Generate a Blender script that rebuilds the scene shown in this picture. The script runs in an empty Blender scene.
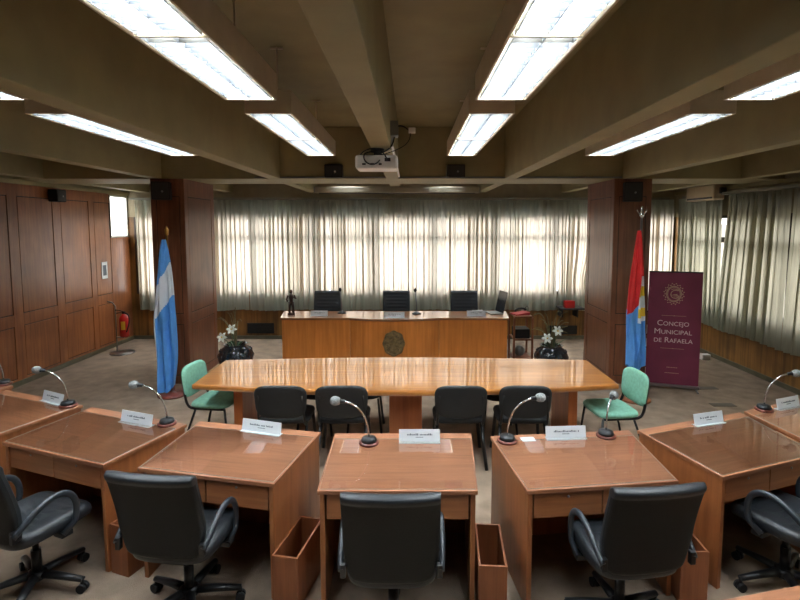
import bpy, bmesh, math, random
from mathutils import Vector, Matrix, Quaternion
C = bpy.context.scene.collection
SC = bpy.context.scene
PI = math.pi

# ------------------------------------------------------------------ materials
def lin(c):
    return tuple(((v/255)/12.92 if v/255 <= .04045 else ((v/255+.055)/1.055)**2.4) for v in c)+(1,)

def newmat(name):
    m = bpy.data.materials.new(name); m.use_nodes = True
    nt = m.node_tree; b = nt.nodes['Principled BSDF']
    return m, nt, b

def plain(name, col, rough=.5, metal=0, noise=.0, nscale=8, bump=0, bscale=200, coat=0, spec=.5):
    m, nt, b = newmat(name)
    b.inputs['Base Color'].default_value = lin(col)
    b.inputs['Roughness'].default_value = rough
    b.inputs['Metallic'].default_value = metal
    b.inputs['Coat Weight'].default_value = coat
    b.inputs['Specular IOR Level'].default_value = spec
    tc = nt.nodes.new('ShaderNodeTexCoord')
    if noise:
        n = nt.nodes.new('ShaderNodeTexNoise'); n.inputs['Scale'].default_value = nscale; n.inputs['Detail'].default_value = 4
        nt.links.new(tc.outputs['Object'], n.inputs['Vector'])
        r = nt.nodes.new('ShaderNodeValToRGB')
        a = lin(tuple(max(0, v*(1-noise)) for v in col)); c = lin(tuple(min(255, v*(1+noise)) for v in col))
        r.color_ramp.elements[0].position = .3; r.color_ramp.elements[1].position = .7
        r.color_ramp.elements[0].color = a; r.color_ramp.elements[1].color = c
        nt.links.new(n.outputs['Fac'], r.inputs['Fac']); nt.links.new(r.outputs['Color'], b.inputs['Base Color'])
    if bump:
        n2 = nt.nodes.new('ShaderNodeTexNoise'); n2.inputs['Scale'].default_value = bscale; n2.inputs['Detail'].default_value = 3
        nt.links.new(tc.outputs['Object'], n2.inputs['Vector'])
        bp = nt.nodes.new('ShaderNodeBump'); bp.inputs['Strength'].default_value = bump; bp.inputs['Distance'].default_value = .01
        nt.links.new(n2.outputs['Fac'], bp.inputs['Height']); nt.links.new(bp.outputs['Normal'], b.inputs['Normal'])
    return m

def wood(name, dark, light, scale=(2, 30, 30), rough=.4, coat=0, cior=1.5, coat_rough=.05, blotch=.25, spec=.5, wav=0):
    m, nt, b = newmat(name); L = nt.links.new
    tc = nt.nodes.new('ShaderNodeTexCoord')
    mp = nt.nodes.new('ShaderNodeMapping'); mp.inputs['Scale'].default_value = scale
    L(tc.outputs['Object'], mp.inputs['Vector'])
    n = nt.nodes.new('ShaderNodeTexNoise'); n.inputs['Scale'].default_value = 1; n.inputs['Detail'].default_value = 5
    n.inputs['Roughness'].default_value = .6; n.inputs['Distortion'].default_value = .4
    L(mp.outputs['Vector'], n.inputs['Vector'])
    r = nt.nodes.new('ShaderNodeValToRGB')
    r.color_ramp.elements[0].position = .3; r.color_ramp.elements[1].position = .72
    r.color_ramp.elements[0].color = lin(dark); r.color_ramp.elements[1].color = lin(light)
    L(n.outputs['Fac'], r.inputs['Fac'])
    n2 = nt.nodes.new('ShaderNodeTexNoise'); n2.inputs['Scale'].default_value = 2.2; n2.inputs['Detail'].default_value = 2
    L(tc.outputs['Object'], n2.inputs['Vector'])
    mr = nt.nodes.new('ShaderNodeMapRange'); mr.inputs['From Min'].default_value = .3; mr.inputs['From Max'].default_value = .7
    mr.inputs['To Min'].default_value = 1-blotch; mr.inputs['To Max'].default_value = 1+blotch
    L(n2.outputs['Fac'], mr.inputs['Value'])
    mx = nt.nodes.new('ShaderNodeVectorMath'); mx.operation = 'SCALE'
    L(r.outputs['Color'], mx.inputs[0]); L(mr.outputs['Result'], mx.inputs['Scale'])
    L(mx.outputs['Vector'], b.inputs['Base Color'])
    b.inputs['Roughness'].default_value = rough
    b.inputs['Specular IOR Level'].default_value = spec
    b.inputs['Coat Weight'].default_value = coat; b.inputs['Coat Roughness'].default_value = coat_rough; b.inputs['Coat IOR'].default_value = cior
    if wav:
        n3 = nt.nodes.new('ShaderNodeTexNoise'); n3.inputs['Scale'].default_value = 3.0; n3.inputs['Detail'].default_value = 1
        L(tc.outputs['Object'], n3.inputs['Vector'])
        bp = nt.nodes.new('ShaderNodeBump'); bp.inputs['Strength'].default_value = wav; bp.inputs['Distance'].default_value = .01
        L(n3.outputs['Fac'], bp.inputs['Height'])
        L(bp.outputs['Normal'], b.inputs['Coat Normal'])
    return m

def emit(name, col, strength):
    m = bpy.data.materials.new(name); m.use_nodes = True; nt = m.node_tree; nt.nodes.clear()
    e = nt.nodes.new('ShaderNodeEmission'); e.inputs['Color'].default_value = col; e.inputs['Strength'].default_value = strength
    o = nt.nodes.new('ShaderNodeOutputMaterial'); nt.links.new(e.outputs[0], o.inputs[0]); return m

def curtain_mat(name, refl, trans, mix):
    m = bpy.data.materials.new(name); m.use_nodes = True; nt = m.node_tree; nt.nodes.clear(); L = nt.links.new
    tc = nt.nodes.new('ShaderNodeTexCoord')
    mp = nt.nodes.new('ShaderNodeMapping'); mp.inputs['Scale'].default_value = (60, 60, 3); L(tc.outputs['Object'], mp.inputs['Vector'])
    n = nt.nodes.new('ShaderNodeTexNoise'); n.inputs['Scale'].default_value = 1; n.inputs['Detail'].default_value = 3; L(mp.outputs['Vector'], n.inputs['Vector'])
    def tint(col):
        r = nt.nodes.new('ShaderNodeValToRGB'); r.color_ramp.elements[0].position = .3; r.color_ramp.elements[1].position = .7
        r.color_ramp.elements[0].color = lin(tuple(v*.9 for v in col)); r.color_ramp.elements[1].color = lin(col)
        L(n.outputs['Fac'], r.inputs['Fac']); return r.outputs['Color']
    d = nt.nodes.new('ShaderNodeBsdfDiffuse'); L(tint(refl), d.inputs['Color'])
    t = nt.nodes.new('ShaderNodeBsdfTranslucent'); L(tint(trans), t.inputs['Color'])
    mx = nt.nodes.new('ShaderNodeMixShader'); mx.inputs[0].default_value = mix; L(d.outputs[0], mx.inputs[1]); L(t.outputs[0], mx.inputs[2])
    o = nt.nodes.new('ShaderNodeOutputMaterial'); L(mx.outputs[0], o.inputs[0]); return m

def glass_mat(name, ior=1.45, tint=(.93, .95, .95, 1)):
    m = bpy.data.materials.new(name); m.use_nodes = True; nt = m.node_tree; nt.nodes.clear(); L = nt.links.new
    t = nt.nodes.new('ShaderNodeBsdfTransparent'); t.inputs['Color'].default_value = tint
    g = nt.nodes.new('ShaderNodeBsdfGlossy'); g.inputs['Roughness'].default_value = .02
    f = nt.nodes.new('ShaderNodeFresnel'); f.inputs['IOR'].default_value = ior
    ge = nt.nodes.new('ShaderNodeNewGeometry'); mu = nt.nodes.new('ShaderNodeMath'); mu.operation = 'MULTIPLY_ADD'
    L(f.outputs[0], mu.inputs[0]); iv = nt.nodes.new('ShaderNodeMath'); iv.operation = 'SUBTRACT'; iv.inputs[0].default_value = 1; L(ge.outputs['Backfacing'], iv.inputs[1]); L(iv.outputs[0], mu.inputs[1]); mu.inputs[2].default_value = 0
    mx = nt.nodes.new('ShaderNodeMixShader'); L(mu.outputs[0], mx.inputs[0]); L(t.outputs[0], mx.inputs[1]); L(g.outputs[0], mx.inputs[2])
    o = nt.nodes.new('ShaderNodeOutputMaterial'); L(mx.outputs[0], o.inputs[0]); return m

M = {}
M['paint'] = plain('khaki_ceiling_paint', (148, 138, 100), .65, noise=.05, nscale=3)
M['wall_wood'] = wood('wall_panel_wood', (126, 74, 43), (164, 102, 60), (26, 26, 1.6), .38, coat=.25, coat_rough=.25)
M['groove'] = plain('dark_groove', (30, 17, 10), .7)
M['col_wood'] = wood('column_wood', (100, 58, 38), (134, 84, 58), (28, 28, 1.5), .36, coat=.25, coat_rough=.2)
M['wainscot'] = wood('honey_wainscot', (92, 60, 24), (164, 118, 58), (16, 16, .5), .5, blotch=.35)
M['baseboard'] = plain('grey_baseboard', (96, 92, 74), .6, noise=.08)
M['carpet'] = plain('beige_carpet', (142, 124, 106), .95, noise=.10, nscale=5, bump=.5, bscale=160, spec=.1)
M['desk_top'] = wood('desk_top_wood', (134, 84, 54), (168, 112, 78), (2.2, 34, 34), .4, coat=.3, coat_rough=.25, blotch=.12)
M['desk_side'] = wood('desk_side_wood', (132, 78, 40), (166, 102, 58), (22, 22, 1.6), .42, coat=.2, coat_rough=.3, blotch=.15)
M['desk_draw'] = wood('drawer_wood', (136, 82, 44), (170, 108, 64), (1.8, 30, 30), .42, coat=.2, coat_rough=.3, blotch=.12)
M['bin'] = wood('bin_wood', (112, 62, 34), (146, 86, 50), (18, 18, 1.6), .45, blotch=.12)
M['table_top'] = wood('varnished_honey_wood', (156, 92, 34), (196, 128, 58), (1.4, 22, 22), .3, coat=1, cior=2.5, coat_rough=.03, blotch=.1, spec=.6, wav=.008)
M['table_leg'] = wood('table_leg_wood', (150, 80, 34), (184, 106, 52), (20, 20, 1.4), .4, coat=.2, coat_rough=.2, blotch=.12)
M['dais'] = wood('dais_wood', (196, 114, 40), (222, 138, 62), (22, 22, 1.2), .42, coat=.15, coat_rough=.2, blotch=.1)
M['dais_top'] = wood('dais_top_wood', (138, 84, 44), (172, 112, 66), (1.4, 26, 26), .3, coat=1, cior=1.9, coat_rough=.05, blotch=.1)
M['leather'] = plain('black_leather', (30, 34, 38), .42, bump=.12, bscale=90, spec=.55)
M['leather_back'] = plain('black_vinyl_back', (22, 23, 23), .6, bump=.15, bscale=120, spec=.35)
M['plastic'] = plain('black_plastic', (20, 22, 24), .4, spec=.5)
M['arm'] = plain('grey_black_arm', (38, 44, 50), .35, spec=.6)
M['frame'] = plain('black_tube', (16, 17, 17), .35, spec=.5)
M['blackfab'] = plain('black_fabric', (30, 31, 31), .85, noise=.15, nscale=40, bump=.2, bscale=300)
M['shell'] = plain('dark_shell', (36, 38, 38), .5, spec=.4)
M['greenfab'] = plain('mint_fabric', (122, 176, 152), .85, noise=.06, nscale=30, bump=.2, bscale=300)
M['chrome'] = plain('chrome', (205, 208, 210), .22, 1)
M['steel'] = plain('brushed_steel', (150, 150, 150), .35, 1)
M['foam'] = plain('grey_foam', (132, 134, 132), .85, noise=.2, nscale=120, bump=.5, bscale=260)
M['mahog'] = wood('red_mic_base', (86, 36, 26), (122, 58, 44), (20, 20, 20), .35, coat=.4)
M['white'] = plain('white_plastic', (214, 214, 208), .5, noise=.02)
M['paper'] = plain('white_paper', (226, 230, 232), .7, noise=.01)
M['ink'] = plain('grey_ink', (96, 104, 112), .8)
M['acrylic'] = plain('acrylic_foot', (214, 222, 226), .12, spec=.6)
M['fixture'] = plain('fixture_enamel', (206, 192, 168), .5, noise=.03)
M['reflector'] = plain('white_reflector', (235, 238, 240), .4)
M['louver'] = plain('white_louvre', (82, 85, 89), .5)
M['tube'] = emit('fluorescent_tube', (.84, .93, 1, 1), 42)
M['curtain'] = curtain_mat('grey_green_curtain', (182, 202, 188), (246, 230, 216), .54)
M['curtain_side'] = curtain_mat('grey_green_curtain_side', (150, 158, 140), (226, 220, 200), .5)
M['rail'] = plain('curtain_rail', (128, 126, 112), .45, noise=.04)
M['mullion'] = plain('dark_window_frame', (58, 46, 36), .5, noise=.1)
M['glass'] = glass_mat('window_glass')
M['sheet'] = glass_mat('desk_glass', 1.85, (.99, .99, .985, 1))
M['sheet_edge'] = plain('glass_edge', (176, 176, 168), .3)
M['ext'] = plain('sky_blocker_render', (146, 142, 132), .9, noise=.1, nscale=1)
M['plaster'] = plain('beige_plaster', (150, 138, 112), .8, noise=.05)
M['bronze'] = plain('dark_bronze', (122, 104, 72), .5, .4, noise=.25, nscale=20)
M['figure'] = plain('brown_statuette', (62, 40, 32), .5, .3, noise=.2, nscale=30)
M['banner'] = plain('maroon_banner', (122, 48, 74), .55, noise=.06, nscale=3)
M['goldline'] = plain('banner_gold', (196, 168, 138), .6)
M['lettering'] = plain('banner_lettering', (236, 222, 216), .6)
M['lightblue'] = plain('flag_light_blue', (84, 150, 218), .75, noise=.04)
M['flagwhite'] = plain('flag_white', (214, 220, 226), .75, noise=.02)
M['flagred'] = plain('flag_red', (196, 28, 28), .75, noise=.05)
M['flagyellow'] = plain('flag_yellow', (226, 190, 52), .75)
M['brass'] = plain('brass', (176, 140, 76), .3, 1)
M['redpaint'] = plain('red_enamel', (186, 22, 20), .3, coat=.5)
M['ceramic'] = plain('dark_ceramic', (34, 42, 48), .16, coat=.8, noise=.15, nscale=12)
M['petal'] = plain('white_petal', (232, 236, 226), .6)
M['leaf'] = plain('green_leaf', (64, 92, 48), .6, noise=.2, nscale=20)
M['twig'] = plain('dry_twig', (116, 108, 72), .8, noise=.2, nscale=30)
M['black'] = plain('matte_black', (14, 14, 14), .7)
M['darkgrey'] = plain('dark_grey', (46, 46, 46), .6)
M['beige_ac'] = plain('cream_plastic', (190, 172, 140), .45, noise=.02)
M['screen_case'] = plain('screen_case_enamel', (150, 142, 122), .45, noise=.03)
M['cart'] = wood('cart_wood', (110, 60, 34), (150, 90, 54), (20, 20, 2), .45)
M['red_paper'] = plain('red_card', (178, 40, 44), .6)
M['lcd'] = plain('laptop_screen', (36, 38, 42), .2)
M['socket'] = plain('brown_socket_cover', (88, 76, 64), .6)
M['grey'] = plain('grey_metal_paint', (120, 120, 116), .5, noise=.04)

# ------------------------------------------------------------------ mesh builder
class MB:
    def __init__(s): s.bm = bmesh.new(); s.mi = 0
    def _face(s, vs, smooth=False):
        try:
            f = s.bm.faces.new(vs); f.smooth = smooth; f.material_index = s.mi; return f
        except ValueError: return None
    def box(s, x0, x1, y0, y1, z0, z1, mat=None):
        v = [Vector((x, y, z)) for x in (x0, x1) for y in (y0, y1) for z in (z0, z1)]
        if mat: v = [mat @ p for p in v]
        v = [s.bm.verts.new(p) for p in v]
        for q in ((0, 1, 3, 2), (4, 6, 7, 5), (0, 4, 5, 1), (2, 3, 7, 6), (0, 2, 6, 4), (1, 5, 7, 3)):
            s._face([v[i] for i in q])
        return s
    def prism(s, poly, z0, z1, mat=None):
        a = [Vector((p[0], p[1], z0)) for p in poly]; b = [Vector((p[0], p[1], z1)) for p in poly]
        if mat: a = [mat @ p for p in a]; b = [mat @ p for p in b]
        a = [s.bm.verts.new(p) for p in a]; b = [s.bm.verts.new(p) for p in b]
        n = len(poly); s._face(a[::-1]); s._face(b)
        for i in range(n): s._face([a[i], a[(i+1) % n], b[(i+1) % n], b[i]])
        return s
    def lathe(s, prof, seg=24, mat=None, smooth=True, sx=1, sy=1):
        rings = []
        for r, z in prof:
            ring = []
            for i in range(seg):
                t = 2*PI*i/seg; p = Vector((r*math.cos(t)*sx, r*math.sin(t)*sy, z))
                if mat: p = mat @ p
                ring.append(s.bm.verts.new(p))
            rings.append(ring)
        for a, b in zip(rings, rings[1:]):
            for i in range(seg): s._face([a[i], a[(i+1) % seg], b[(i+1) % seg], b[i]], smooth)
        s._face(rings[0][::-1]); s._face(rings[-1]); return s
    def tube(s, pts, r, seg=10, flat=1.0, rads=None):
        pts = [Vector(p) for p in pts]; rings = []
        up = None
        for i, p in enumerate(pts):
            d = (pts[min(i+1, len(pts)-1)]-pts[max(i-1, 0)]).normalized()
            if up is None:
                up = Vector((0, 0, 1)) if abs(d.z) < .9 else Vector((1, 0, 0))
            a = d.cross(up).normalized(); up = a.cross(d).normalized()
            rr = rads[i] if rads else r
            rings.append([s.bm.verts.new(p+a*rr*math.cos(2*PI*k/seg)+up*rr*flat*math.sin(2*PI*k/seg)) for k in range(seg)])
        for a, b in zip(rings, rings[1:]):
            for i in range(seg): s._face([a[i], b[i], b[(i+1) % seg], a[(i+1) % seg]], True)
        s._face(rings[0]); s._face(rings[-1][::-1]); return s
    def ball(s, c, rx, ry=None, rz=None, mat=None, seg=14):
        ry = ry or rx; rz = rz or rx; n = 8
        prof = [(max(.001, math.sin(PI*i/n)), -math.cos(PI*i/n)) for i in range(n+1)]
        T = Matrix.Translation(c)
        if mat: T = T @ mat
        return s.lathe([(r, z*rz) for r, z in prof], seg, T, True, rx, ry)
    def grid(s, fn, nu, nv, matfn=None, closed_u=False):
        g = [[s.bm.verts.new(fn(i/nu, j/nv)) for j in range(nv+1)] for i in range(nu+(0 if closed_u else 1))]
        for i in range(nu):
            for j in range(nv):
                a = g[i]; b = g[(i+1) % len(g)]
                f = s._face([a[j], b[j], b[j+1], a[j+1]], True)
                if f and matfn: f.material_index = matfn((i+.5)/nu, (j+.5)/nv)
        return s
    def build(s, name, mat, parent=None, bevel=0, loc=None, recalc=True):
        me = bpy.data.meshes.new(name)
        if recalc: bmesh.ops.recalc_face_normals(s.bm, faces=s.bm.faces)
        s.bm.to_mesh(me); s.bm.free()
        for m in (mat if isinstance(mat, (list, tuple)) else [mat]): me.materials.append(m)
        o = bpy.data.objects.new(name, me); C.objects.link(o)
        if parent: o.parent = parent
        if loc: o.location = loc
        if bevel:
            b = o.modifiers.new('edge', 'BEVEL'); b.width = bevel; b.segments = 2; b.limit_method = 'ANGLE'; b.angle_limit = .7
        return o

def tag(o, label, cat, group=None):
    o['label'] = label; o['category'] = cat
    if group: o['group'] = group
    return o
def thing(name, label, cat, loc=(0, 0, 0), rz=0, group=None):
    o = bpy.data.objects.new(name, None); C.objects.link(o)
    o.empty_display_size = .1; o.location = loc; o.rotation_euler = (0, 0, rz)
    return tag(o, label, cat, group)
def struct(o):
    o['kind'] = 'structure'; return o
def dup(root, loc, rz, label):
    r = root.copy(); C.objects.link(r); r.location = loc; r.rotation_euler = (0, 0, rz); r['label'] = label
    for ch in list(root.children):
        c = ch.copy(); C.objects.link(c); c.parent = r
        for g in list(ch.children):
            d = g.copy(); C.objects.link(d); d.parent = c
    return r
def bez(p0, p1, p2, p3, n=12):
    out = []
    for i in range(n+1):
        t = i/n; a = (1-t)**3; b = 3*t*(1-t)**2; c = 3*t*t*(1-t); d = t**3
        out.append(tuple(a*p0[k]+b*p1[k]+c*p2[k]+d*p3[k] for k in range(3)))
    return out

# ------------------------------------------------------------------ dimensions
XL, XR, YB, YF = -5.64, 5.32, 10.06, -3.0        # room
ZS, ZB = 3.69, 2.967                           # slab, beam underside
BEAMS = [-5.28, -3.604, -1.928, -.252, 1.424, 3.10, 4.776]

# ------------------------------------------------------------------ shell
struct(MB().box(XL-.2, XR+.2, YF-.2, YB+.2, -.1, 0).build('floor', M['carpet']))
struct(MB().box(XL-.2, XR+.2, YF-.2, YB+.2, ZS, ZS+.15).build('ceiling', M['paint']))
for x in BEAMS:
    struct(MB().box(x-.084, x+.084, YF, 7.17, ZB, ZS).box(x-.084, x+.084, 8.03, YB, ZB, ZS).build('ceiling_beam', M['paint'], bevel=.006))
struct(MB().box(XL, XR, 7.17, 8.03, ZB, ZS).build('cross_beam', M['paint'], bevel=.006))
struct(MB().box(XL-.2, XR+.2, YF-.2, YF, 0, ZS).build('wall_front', M['wall_wood']))

# left wall: grooved wood panelling, one mesh
w = MB()
w.mi = 1; w.box(XL-.2, XL-.014, YF, 9.43, 0, ZS); w.mi = 0
edges = []
y = 9.41
ys = [(8.96, 9.43)]
k = 0
while y > YF+1:
    p1 = 8.82-.889*k; p0 = p1-.71
    ys.append((p0, p1)); k += 1
    y = p0
g = .012
zr = [(.10, .86), (1.03, 2.73)]
prev = 9.43
for (p0, p1) in ys:
    for (z0, z1) in zr:
        w.box(XL-.02, XL-.004, p0+g, p1-g, z0+g, z1-g)
    w.box(XL-.02, XL, p0, p1, .86, 1.03); w.box(XL-.02, XL, p0, p1, 2.73, 2.90); w.box(XL-.02, XL, p0, p1, 0, .10)
    w.box(XL-.02, XL, p1, prev, 0, 2.90) if prev > p1 else None
    prev = p0
w.box(XL-.02, XL, YF, prev, 0, 2.9)
w.mi = 2; w.box(XL-.02, XL+.005, YF, 9.43, 2.92, ZS)
# plain board with the small high window opening by the corner
w.mi = 0
w.box(XL-.04, XL, 9.43, YB, 0, 2.08); w.mi = 2; w.box(XL-.04, XL, 9.43, YB, 2.88, ZS)
w.mi = 1; w.box(XL-.04, XL, 9.43, 9.46, 2.08, 2.88)
struct(w.build('wall_left', [M['wall_wood'], M['groove'], M['paint']], bevel=.003))
struct(MB().box(XL, XL+.03, YF, YB, 2.90, 2.965).build('trim_1', M['paint'], bevel=.008))
struct(MB().box(XL, XL+.018, YF, YB, 0, .075).build('baseboard_left', M['baseboard'], bevel=.004))
wf = struct(MB().box(XL-.035, XL-.01, 9.46, 9.49, 2.08, 2.88).box(XL-.035, XL-.01, YB-.03, YB, 2.08, 2.88)
            .box(XL-.035, XL-.01, 9.49, YB-.03, 2.08, 2.11).box(XL-.035, XL-.01, 9.49, YB-.03, 2.85, 2.88).build('window_1', M['white']))
MB().box(XL-.025, XL-.018, 9.49, YB-.03, 2.11, 2.85).build('window_pane', M['glass'], wf)

# back wall with the window band
Z0, Z1 = .93, 2.48
w = MB(); w.box(XL-.04, XR+.2, YB, YB+.15, 0, Z0); w.mi = 1; w.box(XL-.04, XR+.2, YB, YB+.15, Z1, ZS)
w.mi = 0; w.box(XL-.04, XL+.10, YB, YB+.15, Z0, Z1)
struct(w.build('wall_back', [M['wainscot'], M['plaster']]))
struct(MB().box(XL, XR, YB-.018, YB, 0, .075).build('baseboard_back', M['baseboard'], bevel=.004))
xs = [XL+.10+i*(XR-XL-.10)/9 for i in range(10)]
for i in range(9):
    a, b = xs[i], xs[i+1]
    fr = MB().box(a, a+.05, YB, YB+.08, Z0, Z1).box(b-.05, b, YB, YB+.08, Z0, Z1)
    fr.box(a+.05, b-.05, YB, YB+.08, Z0, Z0+.05).box(a+.05, b-.05, YB, YB+.08, Z1-.05, Z1).box(a+.05, b-.05, YB-.012, YB+.09, 2.02, 2.11)
    f = struct(fr.build('window_%d' % (i+2), M['mullion']))
    MB().box(a+.05, b-.05, YB+.06, YB+.068, Z0+.05, 2.02).box(a+.05, b-.05, YB+.06, YB+.068, 2.11, Z1-.05).build('window_pane', M['glass'], f)
# right wall
w = MB(); w.box(XR, XR+.2, YF, YB, 0, Z0); w.mi = 1; w.box(XR, XR+.2, YF, YB, Z1, ZS)
w.mi = 0; w.box(XR, XR+.2, YF, -2.5, Z0, Z1); w.box(XR, XR+.2, 9.75, YB, Z0, Z1)
struct(w.build('wall_right', [M['wainscot'], M['plaster']]))
struct(MB().box(XR-.018, XR, YF, YB, 0, .075).build('baseboard_right', M['baseboard'], bevel=.004))
ysr = [-2.5+i*12.25/9 for i in range(10)]
for i in range(9):
    a, b = ysr[i], ysr[i+1]; x = XR
    fr = MB().box(x+.03, x+.1, a, a+.05, Z0, Z1).box(x+.03, x+.1, b-.05, b, Z0, Z1)
    fr.box(x+.03, x+.1, a+.05, b-.05, Z0, Z0+.05).box(x+.03, x+.1, a+.05, b-.05, Z1-.05, Z1).box(x+.01, x+.12, a+.05, b-.05, 2.02, 2.11)
    f = struct(fr.build('window_%d' % (i+11), M['mullion']))
    MB().box(x+.06, x+.068, a+.05, b-.05, Z0+.05, 2.02).box(x+.06, x+.068, a+.05, b-.05, 2.11, Z1-.05).build('window_pane', M['glass'], f)
struct(MB().box(XR-.05, XR, YF, YB, 2.90, 2.965).build('trim_2', M['paint'], bevel=.006))
# invented wall outside, added to dim the sky at the side windows
struct(MB().box(10.5, 11, -4, 24, -6, 2.35).build('sky_blocker_wall', M['ext']))

# wood clad columns
def column(x0, x1, inner_right):
    y0, y1 = 7.17, 8.03; y0 = 7.15; y1 = 8.22
    w = MB(); w.mi = 1; w.box(x0+.012, x1-.012, y0+.012, y1-.012, 0, ZB-.001); w.mi = 0
    xa, xb, t = x0, x1, .012
    # front face frame
    def rails_x(yf0, yf1):
        w.box(xa, xa+.07, yf0, yf1, 0, ZB-.001); w.box(xb-.07, xb, yf0, yf1, 0, ZB-.001)
        for z0, z1 in ((0, .12), (.88, 1.03), (2.72, ZB-.001)): w.box(xa+.07, xb-.07, yf0, yf1, z0, z1)
        for z0, z1 in ((.12, .88), (1.03, 2.72)): w.box(xa+.08, xb-.08, yf0+.004, yf1-.001, z0+.01, z1-.01)
    rails_x(y0, y0+t); rails_x(y1-t, y1)
    def rails_y(xf0, xf1):
        a, b = y0+t, y1-t
        w.box(xf0, xf1, a, a+.10, 0, ZB-.001); w.box(xf0, xf1, b-.10, b, 0, ZB-.001)
        for z0, z1 in ((0, .12), (.88, 1.03), (2.72, ZB-.001)): w.box(xf0, xf1, a+.10, b-.10, z0, z1)
        for z0, z1 in ((.12, .88), (1.03, 2.72)): w.box(xf0+.003, xf1-.003, a+.112, b-.112, z0+.012, z1-.012)
    rails_y(x0, x0+t); rails_y(x1-t, x1)
    return struct(w.build('column', [M['col_wood'], M['groove']], bevel=.003))
column(-3.68, -3.205, True)
column(2.90, 3.43, False)

# ------------------------------------------------------------------ curtains
def curtain(a, b, axis, plane, z0, z1, label, seed, mat='curtain', lean=(0, 0), group='window curtains', dens=7.0, pinch=None):
    rnd = random.Random(seed); L = abs(b-a); n = max(2, int(L*dens))
    nu, nv = n*14, 16
    ph = [0]; 
    for i in range(n): ph.append(ph[-1]+rnd.uniform(.55, 1.5))
    tot = ph[-1]; ph = [p/tot for p in ph]
    amps = [rnd.uniform(.55, 1.25) for _ in range(n+1)]; ov = [rnd.uniform(.2, 1.5) for _ in range(n+1)]
    drift = [rnd.uniform(-.02, .02) for _ in range(n+1)]
    def fn(u, v):
        i = 0
        while i < n-1 and u > ph[i+1]: i += 1
        w = (u-ph[i])/(ph[i+1]-ph[i]); wl = (ph[i+1]-ph[i])*L
        t = 2*PI*w
        hang = min(1, (1-v)*9+.25)          # gathered at the heading tape
        am = .040*(amps[i]*(1-w)+amps[i+1]*w)*(.75+.35*(1-v))*hang
        ovl = wl*.235*(ov[i]*(1-w)+ov[i+1]*w)*hang
        s = u*L + ovl*math.sin(2*t+.6) + (drift[i]*(1-w)+drift[i+1]*w)*(1-v)
        d = am*math.sin(t)+.008*math.sin(5*t+seed)
        f = a + (s if b > a else -s)
        f += (lean[0]*(1-u)+lean[1]*u)*(1-v)
        if pinch:
            pu, pv, pk = pinch
            f += pk*(pu-u)*L*math.exp(-((v-pv)/.22)**2)
        z = z0+(z1-z0)*v+.012*math.sin(7*u+seed)*(1-v)
        if axis == 'x': return Vector((f, plane+d, z))
        return Vector((plane+d, f, z))
    m = MB().grid(fn, nu, nv)
    o = m.build('curtain', M[mat], recalc=False)
    return tag(o, label, 'curtain', group)
yc = YB-.085
zc0, zc1 = .61, 2.82
curtain(XL+.17, -4.62, 'x', yc, zc0, zc1, 'curtain between the high corner window and the left column', 1)
curtain(-4.2, -3.25, 'x', yc, zc0, zc1, 'narrow curtain beside the left column, above the left dark wall vent', 2)
curtain(-3.25, -1.635, 'x', yc, zc0, zc1, 'curtain behind the brown statuette end of the dais', 3)
curtain(-1.63, -.14, 'x', yc, zc0, zc1, 'curtain behind the left and middle dais chairs', 4)
curtain(-.14, 1.38, 'x', yc, zc0, zc1, 'curtain behind the right-hand dais chair', 5)
curtain(1.39, 2.925, 'x', yc, zc0, zc1, 'curtain behind the laptop and the wooden trolley', 6)
curtain(2.93, 3.97, 'x', yc, zc0, zc1, 'crumpled curtain beside the right column, above the red box', 7, pinch=(.2, .25, .25))
curtain(3.98, XR-.09, 'x', yc, zc0, zc1, 'curtain in the back corner under the air conditioner', 8)
xc = XR-.10
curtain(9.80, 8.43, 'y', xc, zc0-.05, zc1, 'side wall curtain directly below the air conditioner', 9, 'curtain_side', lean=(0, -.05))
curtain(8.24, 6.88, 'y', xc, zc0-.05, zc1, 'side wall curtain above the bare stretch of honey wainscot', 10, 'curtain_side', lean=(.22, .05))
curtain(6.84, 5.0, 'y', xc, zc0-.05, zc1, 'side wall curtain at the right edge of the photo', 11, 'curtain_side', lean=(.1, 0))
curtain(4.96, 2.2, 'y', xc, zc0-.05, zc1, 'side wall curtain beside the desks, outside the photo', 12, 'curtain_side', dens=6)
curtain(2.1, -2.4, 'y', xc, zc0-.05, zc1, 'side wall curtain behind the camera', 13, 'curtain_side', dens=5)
tag(MB().box(XL+.10, 3.97, yc-.045, yc+.045, 2.815, 2.86).box(3.99, XR-.2, yc-.045, yc+.045, 2.815, 2.86).build('curtain_rail', M['rail'], bevel=.004),
    'long curtain rail along the back window wall', 'curtain rail')
tag(MB().box(xc-.045, xc+.045, -2.5, 9.6, 2.815, 2.86).build('curtain_rail', M['rail'], bevel=.004), 'curtain rail along the right side wall', 'curtain rail')

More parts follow.
